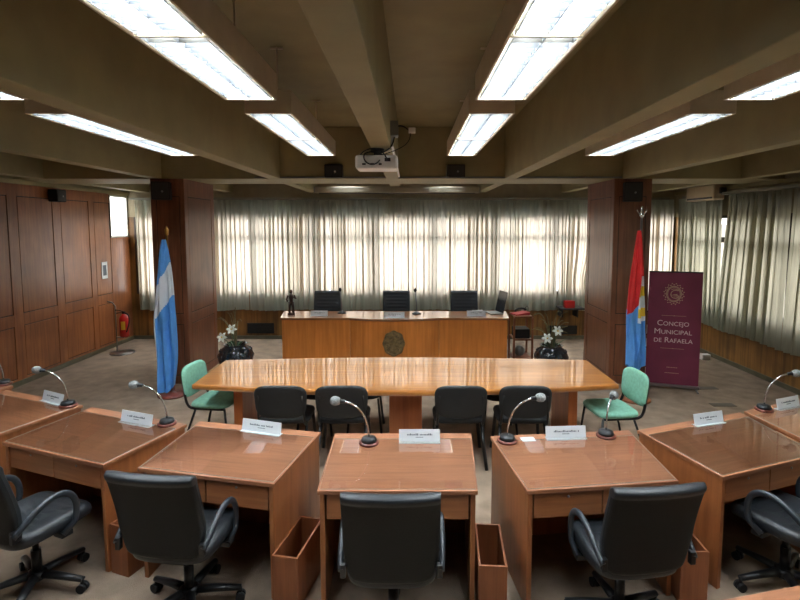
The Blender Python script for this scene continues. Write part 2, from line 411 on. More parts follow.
# ------------------------------------------------------------------ ceiling lights
def light(loc, label, L=2.2, group='fluorescent ceiling lights'):
    t = thing('ceiling_light', label, 'ceiling light', loc, 0, group)
    W, Hh = .34, .17
    h = MB(); h.box(-W/2, -W/2+.012, 0, L, 0, Hh).box(W/2-.012, W/2, 0, L, 0, Hh).box(-W/2+.012, W/2-.012, 0, .012, 0, Hh).box(-W/2+.012, W/2-.012, L-.012, L, 0, Hh)
    h.box(-W/2+.012, W/2-.012, .012, L-.012, Hh-.012, Hh)
    h.build('housing', M['fixture'], t, bevel=.002)
    MB().box(-W/2+.014, W/2-.014, .014, L-.014, .105, .115).build('reflector', M['reflector'], t)
    s = MB()
    for (a, b) in ((.014, L/2-.008), (L/2+.008, L-.014)):
        n = 17
        for k in range(1, n):
            yy = a+(b-a)*k/n; s.box(-W/2+.03, W/2-.03, yy-.0012, yy+.0012, .001, .034)
        s.box(-W/2+.028, -W/2+.031, a+.004, b-.004, .001, .034); s.box(W/2-.031, W/2-.028, a+.004, b-.004, .001, .034); s.box(-.0015, .0015, a+.004, b-.004, .001, .034)
    s.build('louvre', M['louver'], t)
    MB().box(-W/2+.012, W/2-.012, L/2-.008, L/2+.008, .0, .10).build('divider', M['fixture'], t)
    for yy in (.05, L/2+.05):
        for x in (-.075, .075):
            MB().tube([(x, yy, .058), (x, yy+L/2-.1, .058)], .016, 8).build('fluorescent_tube', M['tube'], t)
    for yy in (.28, L-.28):
        MB().tube([(0, yy, Hh), (0, yy, ZS-loc[2])], .006, 6).tube([(-.05, yy, ZS-loc[2]-.012), (.05, yy, ZS-loc[2]-.012)], .008, 6).build('hanger', M['fixture'], t)
    return t
fz = 2.3+.82
L0 = light((-1.04, 1.15, fz), 'large ceiling light at top left, ending above the left chairs')
names = {(-2.66, 1.15): 'ceiling light barely entering at the left photo edge', (.595, 1.15): 'large ceiling light top centre right, with hanger rods beside it',
         (2.22, 1.15): 'ceiling light cut by the right photo edge', (-2.65, 3.74): 'far ceiling light half hidden behind the left ceiling beam',
         (-1.04, 3.74): 'far ceiling light between the left beam and the projector', (.60, 3.74): 'far ceiling light just right of the projector',
         (2.22, 3.74): 'far ceiling light partly hidden by the right ceiling beam'}
S0 = light((-4.40, 8.30, 3.12), 'added fill light over the left back corner, unseen above the cross beam', 1.3, 'added fill lights over the window bay')  # unseen fill lights, added to brighten the back of the room
for x, lb in ((-2.73, 'left vase'), (-1.06, 'left dais chair'), (.585, 'middle dais chair'), (2.22, 'wooden trolley'), (3.9, 'maroon banner')):
    dup(S0, (x, 8.30, 3.12), 0, 'added fill light above the %s, unseen behind the cross beam' % lb)
for (x, y), lb in names.items(): dup(L0, (x, y, fz), 0, lb)

# ------------------------------------------------------------------ desks
def rot2(v, a): return (v[0]*math.cos(a)-v[1]*math.sin(a), v[0]*math.sin(a)+v[1]*math.cos(a))
def desk(bl, br, fr, fl, label, keys=(1, 1), group='councillor desks'):
    """top corners in world plan: back-left, back-right, front-right, front-left (front = the seat side)"""
    cx = (bl[0]+br[0]+fr[0]+fl[0])/4; cy = (bl[1]+br[1]+fr[1]+fl[1])/4
    a = math.atan2(fr[1]-fl[1], fr[0]-fl[0])
    t = thing('desk', label, 'desk', (cx, cy, 0), a, group)
    loc = lambda p: rot2((p[0]-cx, p[1]-cy), -a)
    BL, BR, FR, FL = map(loc, (bl, br, fr, fl))
    ZT = .75; th = .026
    MB().prism([FL, FR, BR, BL], ZT-th, ZT).build('desk_top', M['desk_top'], t, bevel=.004)
    lerp = lambda p, q, k: (p[0]+(q[0]-p[0])*k, p[1]+(q[1]-p[1])*k)
    gb = .105/max(.3, BL[1]-FL[1])
    q = [lerp(FL, BL, .02), lerp(FR, BR, .02), lerp(FR, BR, 1-gb), lerp(FL, BL, 1-gb)]
    q = [(p[0]+(.012 if i in (0, 3) else -.012), p[1]) for i, p in enumerate(q)]
    gs = MB(); v0 = [gs.bm.verts.new((p[0], p[1], ZT)) for p in q]; v1 = [gs.bm.verts.new((p[0], p[1], ZT+.004)) for p in q]
    gs._face(v0[::-1]); gs._face(v1); gs.mi = 1
    for i in range(4): gs._face([v0[i], v0[(i+1) % 4], v1[(i+1) % 4], v1[i]])
    gs.build('glass_sheet', [M['sheet'], M['sheet_edge']], t)['label'] = 'clear glass sheet'
    zt = ZT-th
    o = .012
    for (F, B, s) in ((FL, BL, 1), (FR, BR, -1)):
        f0 = (F[0]+s*o, F[1]+o); b0 = (B[0]+s*o, B[1]-o)
        f1 = (f0[0]+s*.03, f0[1]); b1 = (b0[0]+s*.03, b0[1])
        poly = [f0, f1, b1, b0] if s > 0 else [f1, f0, b0, b1]
        MB().prism(poly, 0, zt).build('side_panel', M['desk_side'], t, bevel=.003)
    yb = min(BL[1], BR[1])-.03
    k = (yb-FL[1])/(BL[1]-FL[1])
    xl = FL[0]+(BL[0]-FL[0])*k+.044; xr = FR[0]+(BR[0]-FR[0])*k-.044
    MB().box(xl, xr, yb-.02, yb, .0, zt).build('modesty_panel', M['desk_side'], t)
    # two drawers on the seat side
    yf = FL[1]+.018; xa = FL[0]+.052; xb = FR[0]-.052; xm = (xa+xb)/2
    for (p, q, key) in ((xa, xm-.004, keys[0]), (xm+.004, xb, keys[1])):
        d = MB().box(p, q, yf, yf+.018, .565, zt-.006).box(p+.01, q-.01, yf+.018, yf+.42, .575, zt-.012).build('drawer', M['desk_draw'], t, bevel=.002)
        kx = (p+q)/2
        MB().lathe([(.008, 0), (.008, .004), (.003, .005)], 10, Matrix.Translation((kx, yf, .69)) @ Matrix.Rotation(PI/2, 4, 'X')).build('keyhole', M['steel'], d)
    return t, a
D = {}
D['C'] = ((-.565, 3.64), (.460, 3.64), (.399, 2.819), (-.546, 2.819))
D['L1'] = ((-1.675, 3.875), (-.672, 3.662), (-.820, 2.899), (-1.754, 3.099))
D['R1'] = ((.592, 3.590), (1.669, 3.699), (1.640, 2.934), (.687, 2.819))
D['L2'] = ((-2.732, 4.185), (-1.751, 3.815), (-1.997, 3.139), (-2.937, 3.486))
D['R2'] = ((1.730, 3.699), (2.759, 4.069), (2.790, 3.29), (1.939, 2.983))
D['L3'] = ((-3.830, 4.640), (-2.841, 4.233), (-3.117, 3.500), (-4.030, 3.880))
D['R3'] = ((2.807, 4.092), (3.767, 4.516), (3.755, 3.700), (2.887, 3.310))
D['L4'] = ((-4.70, 5.22), (-3.860, 4.76), (-4.130, 4.05), (-4.98, 4.52))
LB = {'C': 'desk in the middle, facing the glossy table, with a bent microphone at its left corner',
      'L1': 'desk just left of the middle desk, without a microphone',
      'R1': 'desk just right of the middle desk, with two microphones',
      'L2': 'second desk left of the middle one, microphone at its right corner',
      'R2': 'second desk right of the middle one, bare but for one name plate',
      'L3': 'third desk left of the middle one, cut by the left photo edge',
      'R3': 'third desk right of the middle one, cut by the right photo edge',
      'L4': 'desk of which only a corner with a microphone base shows at the left photo edge'}
ANG = {}
for k in D: ANG[k] = desk(*D[k], LB[k])[1]
desk((1.289-.12, 1.935), (2.25, 2.17), (2.42, 1.45), (1.36, 1.22), 'wooden desk whose corner enters at the bottom right photo corner')

# open wooden bins standing against the right side of desks
def bin_at(key, label, along=.03, w=.165, ln=.42, h=.338):
    bl, br, fr, fl = D[key]
    a = math.atan2(br[1]-fr[1], br[0]-fr[0])-PI/2
    t = thing('wooden_bin', label, 'bin', (fr[0], fr[1], 0), a, 'open wooden bins beside the desks')
    x0 = .004; x1 = x0+w; y0 = along; y1 = y0+ln; tk = .013
    m = MB().box(x0, x1, y0, y1, 0, .015).box(x0, x0+tk, y0, y1, .015, h).box(x1-tk, x1, y0, y1, .015, h).box(x0+tk, x1-tk, y0, y0+tk, .015, h).box(x0+tk, x1-tk, y1-tk, y1, .015, h)
    m.build('bin_box', M['bin'], t, bevel=.0015)
bin_at('L2', 'open wooden bin standing behind the second chair from left', .02, .15, .27)
bin_at('L1', 'open wooden bin between the middle desk and the desk to its left', -.06)
bin_at('C', 'open wooden bin between the middle desk and the desk to its right', -.07)
bin_at('R1', 'open wooden bin half hidden by the chair right of the middle', -.06)
bin_at('L3', 'open wooden bin at the left photo edge under the desks', .0, .10, .3)

# ------------------------------------------------------------------ microphones
def mic(loc, lean, label, r=.21, h=.30):
    t = thing('microphone', label, 'microphone', loc, lean, 'gooseneck desk microphones')
    MB().lathe([(.066, 0), (.07, .004), (.07, .016), (.06, .02)], 28).build('base', M['mahog'], t)
    MB().lathe([(.055, .02), (.056, .03), (.05, .046), (.03, .052), (.012, .054)], 28).build('base_housing', M['plastic'], t)
    MB().tube(bez((0, 0, .05), (0, 0, .20), (r*.35, 0, h-.02), (r*.86, 0, h+.0), 18), .0065, 10).build('gooseneck', M['chrome'], t)
    R = Matrix.Translation((r*.86, 0, h)) @ Matrix.Rotation(PI/2-.12, 4, 'Y')
    MB().lathe([(.011, -.015), (.014, -.01), (.014, .015), (.022, .026)], 16, R).build('collar', M['plastic'], t)
    MB().lathe([(.022, .022), (.029, .034), (.033, .055), (.030, .072), (.02, .086), (.006, .091)], 18, R).build('windscreen', M['foam'], t)
    return t
m0 = mic((-.293, 3.458, .75), PI+.15, 'microphone on the middle desk, bent to the left', .21, .32)
for (x, y, a, lb) in ((-1.903, 3.805, PI+.1, 'microphone on the desk right of which the blue and white flag stands'),
                      (-2.949, 4.202, PI+.1, 'microphone on the third desk left of the middle'),
                      (.70, 3.492, 0, 'microphone at the left corner of the desk right of the middle'),
                      (2.986, 4.107, -.1, 'microphone on the desk at the right photo edge'),
                      (-3.98, 4.79, PI-.1, 'microphone at the left photo edge, its neck cut by the frame')):
    dup(m0, (x, y, .75), a, lb)
mic((1.446, 3.579, .75), .9, 'small microphone with an upright neck beside the right green chair', .13, .26)
# ------------------------------------------------------------------ name plates
def plate(p, q, label, zt=.75, w=None, h=.085, flip=False):
    cx, cy = (p[0]+q[0])/2, (p[1]+q[1])/2; W = w or math.hypot(q[0]-p[0], q[1]-p[1]); a = math.atan2(q[1]-p[1], q[0]-p[0])
    t = thing('name_plate', label, 'name plate', (cx, cy, zt), a, 'white name plates')
    MB().box(-W/2, W/2, -.028, .032, 0, .004).build('foot', M['acrylic'], t)
    T = Matrix.Translation((0, 0, .004)) @ Matrix.Rotation(-.22, 4, 'X')
    MB().box(-W/2, W/2, -.002, .004, 0, h, T).build('card', M['paper'], t)
    g = MB(); rnd = random.Random(int(cx*100)); x = -W*.30
    while x < W*.30:
        l = rnd.uniform(.004, .009); hh = rnd.choice((.009, .009, .013))
        g.box(x, x+l, -.0032, -.002, h*.50, h*.50+hh, T); x += l+.0035+(.008 if rnd.random() < .12 else 0)
    x = -W*.09
    while x < W*.09:
        g.box(x, x+.004, -.0032, -.002, h*.32, h*.32+.005, T); x += .006
    g.build('printed_lines', M['ink'], t)
    return t
plate((-.079, 3.486), (.216, 3.486), 'name plate on the middle desk')
plate((-1.281, 3.70), (-.962, 3.60), 'name plate on the desk just left of the middle')
plate((.993, 3.537), (1.291, 3.555), 'name plate on the desk with two microphones')
plate((-2.305, 3.875), (-2.004, 3.762), 'name plate beside the microphone on the second desk left')
plate((2.215, 3.775), (2.486, 3.855), 'name plate on the second desk right of the middle')
plate((-3.285, 4.36), (-3.02, 4.23), 'small name plate on the third desk left of the middle')
plate((3.11, 4.115), (3.369, 4.215), 'name plate at the right photo edge beside a microphone')
sh = MB().box(-.05, .05, -.035, .035, 0, .002).build('paper_sheet', M['paper']); sh.location = (.86, 3.53, .75); sh.rotation_euler = (0, 0, .1)
tag(sh, 'small white paper lying beside the microphone right of the middle', 'paper')

# ------------------------------------------------------------------ office chairs
def office_chair(loc, rz, label, zs=.46, top=1.0, group='black office chairs at the desks'):
    """faces +Y, origin on the floor below the seat centre"""
    t = thing('office_chair', label, 'office chair', loc, rz, group)
    # star base
    hub = MB().lathe([(.045, .075), (.055, .085), (.055, .125), (.035, .135)], 18).build('base_hub', M['plastic'], t)
    for i in range(5):
        a = 2*PI*i/5+.3; c, s = math.cos(a), math.sin(a)
        lg = MB().tube([(c*.03, s*.03, .108), (c*.15, s*.15, .10), (c*.30, s*.30, .082)], .02, 10, .8, [.03, .026, .02]).build('leg', M['plastic'], t)
        px, py = c*.295, s*.295
        MB().tube([(px, py, .085), (px, py, .05)], .011, 8).tube([(px-s*.026, py+c*.026, .028), (px-s*.006, py+c*.006, .028)], .028, 14).tube([(px+s*.006, py-c*.006, .028), (px+s*.026, py-c*.026, .028)], .028, 14).build('caster', M['black'], lg)
    MB().tube([(0, 0, .12), (0, 0, .27)], .028, 14).tube([(0, 0, .26), (0, 0, zs-.07)], .018, 12).build('gas_lift', M['plastic'], t)
    MB().box(-.10, .10, -.14, .13, zs-.085, zs-.045).tube([(.09, .05, zs-.07), (.23, .06, zs-.075)], .007, 8).build('tilt_mechanism', M['plastic'], t, bevel=.01)
    # seat cushion: rounded slab with stitched ribs across it
    def seat(u, v):
        ang = 2*PI*u; n = 5
        cx = math.copysign(abs(math.cos(ang))**(2/n), math.cos(ang)); sx = math.copysign(abs(math.sin(ang))**(2/n), math.sin(ang))
        prof = [(.0, -.045), (.86, -.045), (.97, -.03), (1.0, -.005), (.985, .022), (.93, .040), (.80, .047), (.6, .044), (.4, .042), (.2, .04), (.0, .04)]
        k = v*(len(prof)-1); i = min(int(k), len(prof)-2); f = k-i
        r = prof[i][0]*(1-f)+prof[i+1][0]*f; z = prof[i][1]*(1-f)+prof[i+1][1]*f
        x = .245*cx*r; y = .245*sx*r
        if v > .55 and abs(x) < .19: z += .006*math.cos(y*2*PI/.055)*min(1, (.19-abs(x))/.04)
        z += -.018*max(0, (y-.15)/.1)**2 + .012*(abs(x)/.24)**2
        return Vector((x, y+.01, zs+z))
    MB().grid(seat, 72, 20, closed_u=True).build('seat', M['leather'], t)
    # backrest
    zb = zs+.01; Hb = top-zb
    def back(u, v):
        # u around the outline section (front -> back), v up
        z = zb+Hb*v
        hw = .247*(.80+.20*min(1, v/.35)**.6)
        e = .10
        if v < e: hw *= math.sqrt(max(0.0, 1-((e-v)/e)**2))*.30+.70
        ang = 2*PI*u; n = 7
        cx = math.copysign(abs(math.cos(ang))**(2/n), math.cos(ang)); sy = math.copysign(abs(math.sin(ang))**(2/n), math.sin(ang))
        th = .032+.010*math.exp(-((v-.955)/.045)**2)
        if v > .955: th *= math.sqrt(max(.02, 1-((v-.955)/.047)**2))
        if v < .04: th *= .4+.6*v/.04
        x = hw*cx
        lean = -.235-.115*v+.02*math.sin(PI*v)
        yy = lean + th*sy + .10*(x*x)/.06*.25
        if sy > 0 and v < .93: yy += .005*math.cos(z*2*PI/.06)*(1 if abs(x) < .18 else 0)
        return Vector((x, yy, z))
    b = MB(); b.grid(back, 56, 40, closed_u=True, matfn=lambda u, v: 1 if (u > .5 and v < .9) else 0)
    for v in (0, 1):
        pass
    bo = b.build('backrest', [M['leather'], M['leather_back']], t)
    bm = bmesh.new(); bm.from_mesh(bo.data); bmesh.ops.holes_fill(bm, edges=[e for e in bm.edges if e.is_boundary]); bmesh.ops.recalc_face_normals(bm, faces=bm.faces); bm.to_mesh(bo.data); bm.free()
    # loop arms
    for s in (-1, 1):
        X = .268*s
        pts = bez((X*.95, -.27, zs+.10), (X, -.20, zs+.15), (X, -.10, zs+.25), (X, .0, zs+.225), 12)+bez((X, .0, zs+.225), (X, .095, zs+.20), (X, .10, zs+.09), (X, .07, zs+.01), 10)[1:]+[(X*.97, .0, zs-.035)]
        MB().tube(pts, .015, 12, 1.3).build('armrest', M['arm'], t)
        MB().box(min(X*.70, X*1.0), max(X*.70, X*1.0), -.01, .06, zs-.06, zs-.03).build('arm_bracket', M['plastic'], t, bevel=.004)
        MB().box(min(X*.86, X*.97), max(X*.86, X*.97), -.275, -.245, zs+.06, zs+.13).build('back_bracket', M['plastic'], t, bevel=.004)
    return t
oc = office_chair((-.095, 2.67, 0), 0, 'black office chair seen from behind at the middle desk')
dup(oc, (-1.335, 2.86, 0), -.12, 'black office chair seen from behind, second from left')
dup(oc, (1.215, 2.74, 0), .12, 'black office chair seen from behind, right of the middle one')
dup(oc, (-2.36, 3.0, 0), -.36, 'black office chair turned sideways at the left photo edge')
dup(oc, (2.385, 3.02, 0), .42, 'black office chair at the right photo edge, seat and arm showing')
dc = office_chair((-1.505, 8.79, 0), PI, 'left one of the three chairs behind the dais', .52, 1.115, 'chairs behind the dais')
dup(dc, (-.25, 8.79, 0), PI, 'chair in the middle of the dais, above the bronze seal')
dup(dc, (.99, 8.79, 0), PI, 'right one of the three chairs behind the dais, nearest the laptop')

# ------------------------------------------------------------------ visitor chairs and stools
def visitor_chair(loc, rz, label, fab, group):
    t = thing('visitor_chair', label, 'chair', loc, rz, group)
    for sx in (-1, 1):
        MB().tube([(sx*.235, .24, 0), (sx*.215, .215, .2), (sx*.20, .19, .425)], .011, 8, 1.4).build('leg', M['frame'], t)
        MB().tube([(sx*.235, -.25, 0), (sx*.215, -.20, .2), (sx*.20, -.12, .425)], .011, 8, 1.4).build('leg', M['frame'], t)
        MB().tube([(sx*.20, .19, .42), (sx*.205, -.13, .42)]+bez((sx*.205, -.13, .42), (sx*.205, -.23, .42), (sx*.205, -.225, .50), (sx*.195, -.25, .66), 8)[1:]+[(sx*.19, -.265, .74)], .011, 8, 1.4).build('side_frame', M['frame'], t)
    def se(hw, hd, n=5):
        def f(ang):
            c, s = math.cos(ang), math.sin(ang)
            return hw*math.copysign(abs(c)**(2/n), c), hd*math.copysign(abs(s)**(2/n), s)
        return f
    S = se(.235, .215)
    prof = [(0, 0), (.9, 0), (.98, .012), (1, .028), (.97, .046), (.86, .058), (.5, .056), (0, .055)]
    def seat(u, v):
        k = v*7; i = min(int(k), 6); f = k-i
        r = prof[i][0]*(1-f)+prof[i+1][0]*f; z = prof[i][1]*(1-f)+prof[i+1][1]*f
        x, y = S(2*PI*u); x *= r; y *= r
        return Vector((x, y+.02, .428+z-.25*max(0, y-.15)**1.5))
    MB().grid(seat, 40, 14, closed_u=True).build('seat', M[fab], t)
    B = se(.23, .165, 4)
    def bk(side):
        def fn(u, v):
            r = [0, .5, .85, .97, 1.0][min(4, int(round(v*4)))]
            x, z = B(2*PI*u); x *= r; z *= r
            th = (.026 if r < .9 else (.018 if r < .99 else .0))*side
            if side < 0: th *= .75
            return Vector((x*(1+.04*z/.165), -.262-.10*(z)+.45*x*x+th, .675+z))
        return fn
    MB().grid(bk(1), 40, 4, closed_u=True).build('backrest', M[fab], t)
    MB().grid(bk(-1), 40, 4, closed_u=True).build('back_shell', M['shell'], t)
    return t
vc = visitor_chair((-1.21, 4.80, 0), 0, 'black visitor chair at the table, leftmost of four', 'blackfab', 'black visitor chairs along the table')
for x, r, lb in ((-.645, .02, 'black visitor chair at the table, left of the middle pedestal'), (.475, 0, 'black visitor chair at the table, right of the middle pedestal'), (1.085, -.03, 'black visitor chair at the table, rightmost of four')):
    dup(vc, (x, 4.80, 0), r, lb).scale = (1.06, 1, .985)
vc.scale = (1.06, 1, .985)
gc = visitor_chair((-2.07, 5.22, 0), -PI/2-.12, 'mint green chair at the left end of the table', 'greenfab', 'mint green chairs at the table ends')
dup(gc, (2.05, 4.95, 0), PI/2+.10, 'mint green chair at the right end of the table')
def stool(loc, label):
    t = thing('stool', label, 'stool', loc, 0, 'black stools under the far side of the table')
    MB().lathe([(.0, 0), (.9, 0), (1, .02), (.97, .045), (.8, .055), (0, .055)], 28, Matrix.Translation((0, 0, .41)), True, .21, .2).build('seat', M['blackfab'], t)
    for sx in (-1, 1):
        for sy in (-1, 1): MB().tube([(sx*.19, sy*.18, 0), (sx*.15, sy*.14, .412)], .013, 8).build('leg', M['frame'], t)
    return t
s0 = stool((-1.05, 5.50, 0), 'black stool glimpsed under the table behind the leftmost black chair')
dup(s0, (-.50, 5.5, 0), 0, 'black stool under the table left of its middle pedestal')
dup(s0, (.98, 5.45, 0), 0, 'black stool under the table between the two right black chairs')

# ------------------------------------------------------------------ conference table
tb = thing('conference_table', 'long boat-shaped glossy honey wood table in the middle of the room', 'table', (-.045, 5.2, 0))
x0, x1 = -2.105, 2.105
poly = []
N = 24
for i in range(N+1):
    x = x0+(x1-x0)*i/N; k = 1-(x/x1)**2; poly.append((x, -.40-.20*k))
for i in range(N+1):
    x = x1-(x1-x0)*i/N; k = 1-(x/x1)**2; poly.append((x, .50+.13*k))
MB().prism(poly, .695, .75).build('table_top', M['table_top'], tb, bevel=.02)
for x, wx in ((-1.69, .09), (0, .33), (1.69, .09)):
    MB().box(x-wx/2, x+wx/2, -.28, .32, 0, .695).build('pedestal', M['table_leg'], tb, bevel=.004)

# ------------------------------------------------------------------ dais
da = thing('dais_desk', 'wide presidency desk with light wood front below the curtains', 'desk', (-.25, 8.0, 0))
def dfront(x):                                   # front line: straight wings, bowed middle
    k = max(0, 1-(x/.72)**2); return -.13*k**.9 if abs(x) < .72 else 0
tp = [(-1.85, -.015)]+[(-.74+1.48*i/16, dfront(-.74+1.48*i/16)-.015) for i in range(17)]+[(1.85, -.015), (1.92, .63), (-1.95, .63)]
MB().prism(tp, .782, .82).build('desk_top', M['dais_top'], da, bevel=.006)
for s in (-1, 1):
    xa, xb = sorted((s*.725, s*1.83)); MB().box(xa, xb, .01, .035, 0, .782).build('front_panel', M['dais'], da, bevel=.003)
    xa, xb = sorted((s*1.80, s*1.83)); MB().box(xa, xb, .035, .60, 0, .782).build('side_panel', M['dais'], da)
mp = [(-.72+1.44*i/16, dfront(-.72+1.44*i/16)+.005) for i in range(17)]
MB().prism(mp+[(x, y+.025) for x, y in mp[::-1]], 0, .782).build('bowed_panel', M['dais'], da, bevel=.002)
em = MB()
pol = [(.175*math.cos(2*PI*i/80)*(1+.04*math.cos(8*2*PI*i/80)), .205*math.sin(2*PI*i/80)*(1+.04*math.cos(8*2*PI*i/80))) for i in range(80)]
T = Matrix.Translation((-.01, -.122, .425)) @ Matrix.Rotation(PI/2, 4, 'X')
em.prism(pol, -.005, .016, T)
for i in range(40):
    a = 2*PI*i/40; em.ball(T @ Vector((.15*math.cos(a), .178*math.sin(a), .018)), .011, seg=8)
rnd = random.Random(4)
em.prism([(-.085, .10), (-.09, -.02), (0, -.12), (.09, -.02), (.085, .10)], .016, .026, T)
for i in range(26): em.ball(T @ Vector((rnd.uniform(-.1, .1), rnd.uniform(-.12, .12), .02)), rnd.uniform(.012, .026), None, rnd.uniform(.01, .02), seg=8)
em.build('bronze_seal', M['bronze'], da)['label'] = 'dark bronze oval seal'

dm = None
for (x, y, lb) in ((-1.16, 8.42, 'slim microphone on the dais beside the left dais chair'), (.11, 8.34, 'slim microphone on the dais right of the middle dais chair')):
    t = thing('microphone', lb, 'microphone', (x, y, .82), 0, 'slim microphones on the dais')
    MB().lathe([(.075, 0), (.08, .006), (.06, .02), (.04, .035), (.015, .045)], 20).build('base', M['plastic'], t)
    MB().tube([(0, 0, .04), (-.005, 0, .2), (-.02, -.01, .38)], .011, 8).build('gooseneck', M['steel'], t)
    MB().ball((-.022, -.012, .405), .026, None, .034).build('windscreen', M['black'], t)
plate((-1.64, 8.16), (-1.36, 8.16), 'name plate on the dais before the left dais chair', .82)
plate((-.42, 8.02), (-.09, 8.02), 'name plate on the dais above the bronze seal', .82)
plate((.94, 8.16), (1.25, 8.16), 'name plate on the dais before the right dais chair', .82)
# statuette
st = thing('statuette', 'small dark brown standing figurine on the left end of the dais', 'statuette', (-1.99, 8.30, .82))
MB().box(-.055, .055, -.045, .045, 0, .03).build('plinth', M['figure'], st, bevel=.004)
f = MB().tube([(-.03, 0, .03), (-.028, 0, .12), (-.02, 0, .21)], .02, 10, 1, [.017, .02, .026]).tube([(.03, 0, .03), (.028, 0, .12), (.02, 0, .21)], .02, 10, 1, [.017, .02, .026])
f.tube([(0, 0, .19), (0, 0, .24), (0, 0, .30), (0, 0, .335), (0, 0, .35)], .04, 12, .7, [.045, .042, .055, .04, .018])
f.tube([(-.05, 0, .325), (-.075, -.01, .26), (-.05, -.05, .23)], .015, 8).tube([(.05, 0, .325), (.08, -.01, .27), (.06, -.05, .30)], .015, 8)
f.ball((0, -.003, .385), .028, .03, .036); f.build('body', M['figure'], st)
# laptop on the right end of the dais
lp = thing('laptop', 'open laptop seen edge-on at the right end of the dais', 'laptop', (1.42, 8.42, .82), PI/2+.25)
MB().box(-.16, .16, -.11, .11, 0, .018).build('keyboard_base', M['grey'], lp, bevel=.003)
MB().box(-.16, .16, 0, .01, 0, .36, Matrix.Translation((0, -.11, .018)) @ Matrix.Rotation(.22, 4, 'X')).build('screen', M['lcd'], lp, bevel=.003)
b_ = MB().box(-.09, .09, -.07, .07, 0, .03).build('paper_pad', M['paper']); b_.location = (1.17, 8.50, .82); b_.rotation_euler = (0, 0, .2); tag(b_, 'pad of white paper beside the laptop on the dais', 'paper pad')
# trolley
tr = thing('trolley', 'small wooden shelf trolley standing at the right end of the dais', 'trolley', (1.86, 8.30, 0))
for z in (.10, .42, .80):
    MB().box(-.15, .15, -.2, .2, z, z+.025).build('shelf', M['cart'], tr, bevel=.003)
for sx in (-1, 1):
    for sy in (-1, 1): MB().box(sx*.15-.015, sx*.15+.015, sy*.2-.015, sy*.2+.015, .0, .80).build('post', M['cart'], tr, bevel=.002)
tag(MB().box(1.74, 1.98, 8.14, 8.44, .445, .60).build('equipment_box', M['black'], bevel=.006), 'black equipment box on the middle trolley shelf', 'equipment box')
tag(MB().ball((1.84, 8.26, .216), .09, .08, .09).build('white_bag', M['grey']), 'grey bundle on the bottom trolley shelf', 'bag')
ph = thing('telephone', 'red desk telephone set on the trolley top', 'telephone', (1.84, 8.26, .826), .3)
MB().prism([(-.13, 0), (.13, 0), (.13, .05), (-.13, .02)], -.10, .10, Matrix.Rotation(PI/2, 4, 'X')).build('phone_body', M['red_paper'], ph, bevel=.006)
MB().tube(bez((-.10, -.02, .06), (-.10, 0, .12), (.08, 0, .12), (.10, -.02, .075)), .018, 8).build('handset', M['black'], ph)
MB().tube(bez((.1, .05, .04), (.16, .05, .2), (.2, .05, .12), (.15, .02, .0)), .006, 6).build('cord', M['black'], ph)
# ------------------------------------------------------------------ flags
def flag(loc, name, label, pole_h, mat_pole, finial, colours, zone, ztop, zbot, halfw, base_mat, cx):
    t = thing('flag', label, 'flag', loc)
    MB().lathe([(.19, 0), (.195, .012), (.19, .028), (.10, .036), (.05, .05), (.032, .07), (.032, .16), (.022, .17)], 32).build('base', base_mat, t)
    MB().tube([(0, 0, .04), (0, 0, pole_h-.1)], .014, 12).build('pole', mat_pole, t)
    f = MB()
    if finial == 'spear':
        f.tube([(0, 0, pole_h-.12), (0, 0, pole_h-.09), (0, 0, pole_h-.05), (0, 0, pole_h)], .02, 12, 1, [.022, .022, .026, .004])
    else:
        f.tube([(0, 0, pole_h-.16), (0, 0, pole_h-.10), (0, 0, pole_h-.02), (0, 0, pole_h)], .02, 12, 1, [.018, .02, .016, .004])
        f.tube(bez((-.06, 0, pole_h-.05), (-.05, 0, pole_h-.13), (.05, 0, pole_h-.13), (.06, 0, pole_h-.05)), .007, 8).ball((0, 0, pole_h-.12), .03)
    f.build('finial', M['chrome'] if finial != 'spear' else M['brass'], t)
    def fn(u, v):
        z = ztop+(zbot-ztop)*v
        hw = halfw(v); c = cx(v)
        a = 2*PI*u
        fold = math.sin(3*a+2.2*v)*.3+math.sin(7*a+1-3*v)*.32+.12*math.sin(11*a+6*v)
        x = c+hw*(math.cos(a)*(1+.16*fold))+.012*math.sin(8*v+1)*v; y = (.022+.055*min(1, v*3))*math.sin(a)*(1+1.25*fold)+.015*math.sin(14*v+4*math.cos(a))*v
        zz = z+.05*math.cos(2*a)*v*v
        return Vector((x, y-.02, zz))
    m = MB(); m.grid(fn, 120, 140, matfn=lambda u, v: zone(math.cos(2*PI*u), v), closed_u=True)
    m.build('cloth', colours, t, recalc=True)
    return t
def zoneL(x, v):
    # blue, white, blue bands running diagonally down the drape; a white strip down one side
    s = v+.09*x
    if s < .24: return 0
    if s < .46: return 1
    return 1 if x < -.62 else 0
flag((-3.235, 6.66, 0), 'L', 'light blue and white flag on a pole before the left column', 2.30, M['brass'], 'spear', [M['lightblue'], M['flagwhite']], zoneL, 2.12, .10,
     lambda v: .025+.115*min(1, v*1.9)**.8-.035*max(0, (v-.6)/.4)+.008*math.sin(9*v), M['mahog'], lambda v: -.035-.035*v)
def zoneR(x, v):
    if v < .33: return 0
    if x > -.05 and .33 <= v < .66:
        if .40 < v < .47 or .56 < v < .62: return 2
        return 1
    if v < .52-.1*x and x < -.05: return 0
    return 3
flag((2.985, 6.47, 0), 'R', 'red, white and blue flag on a pole beside the maroon banner', 2.56, M['steel'], 'cross', [M['flagred'], M['flagwhite'], M['flagyellow'], M['lightblue']], zoneR, 2.24, .46,
     lambda v: .02+.095*min(1, v*1.6)**.8, M['cart'], lambda v: -.03-.015*v)
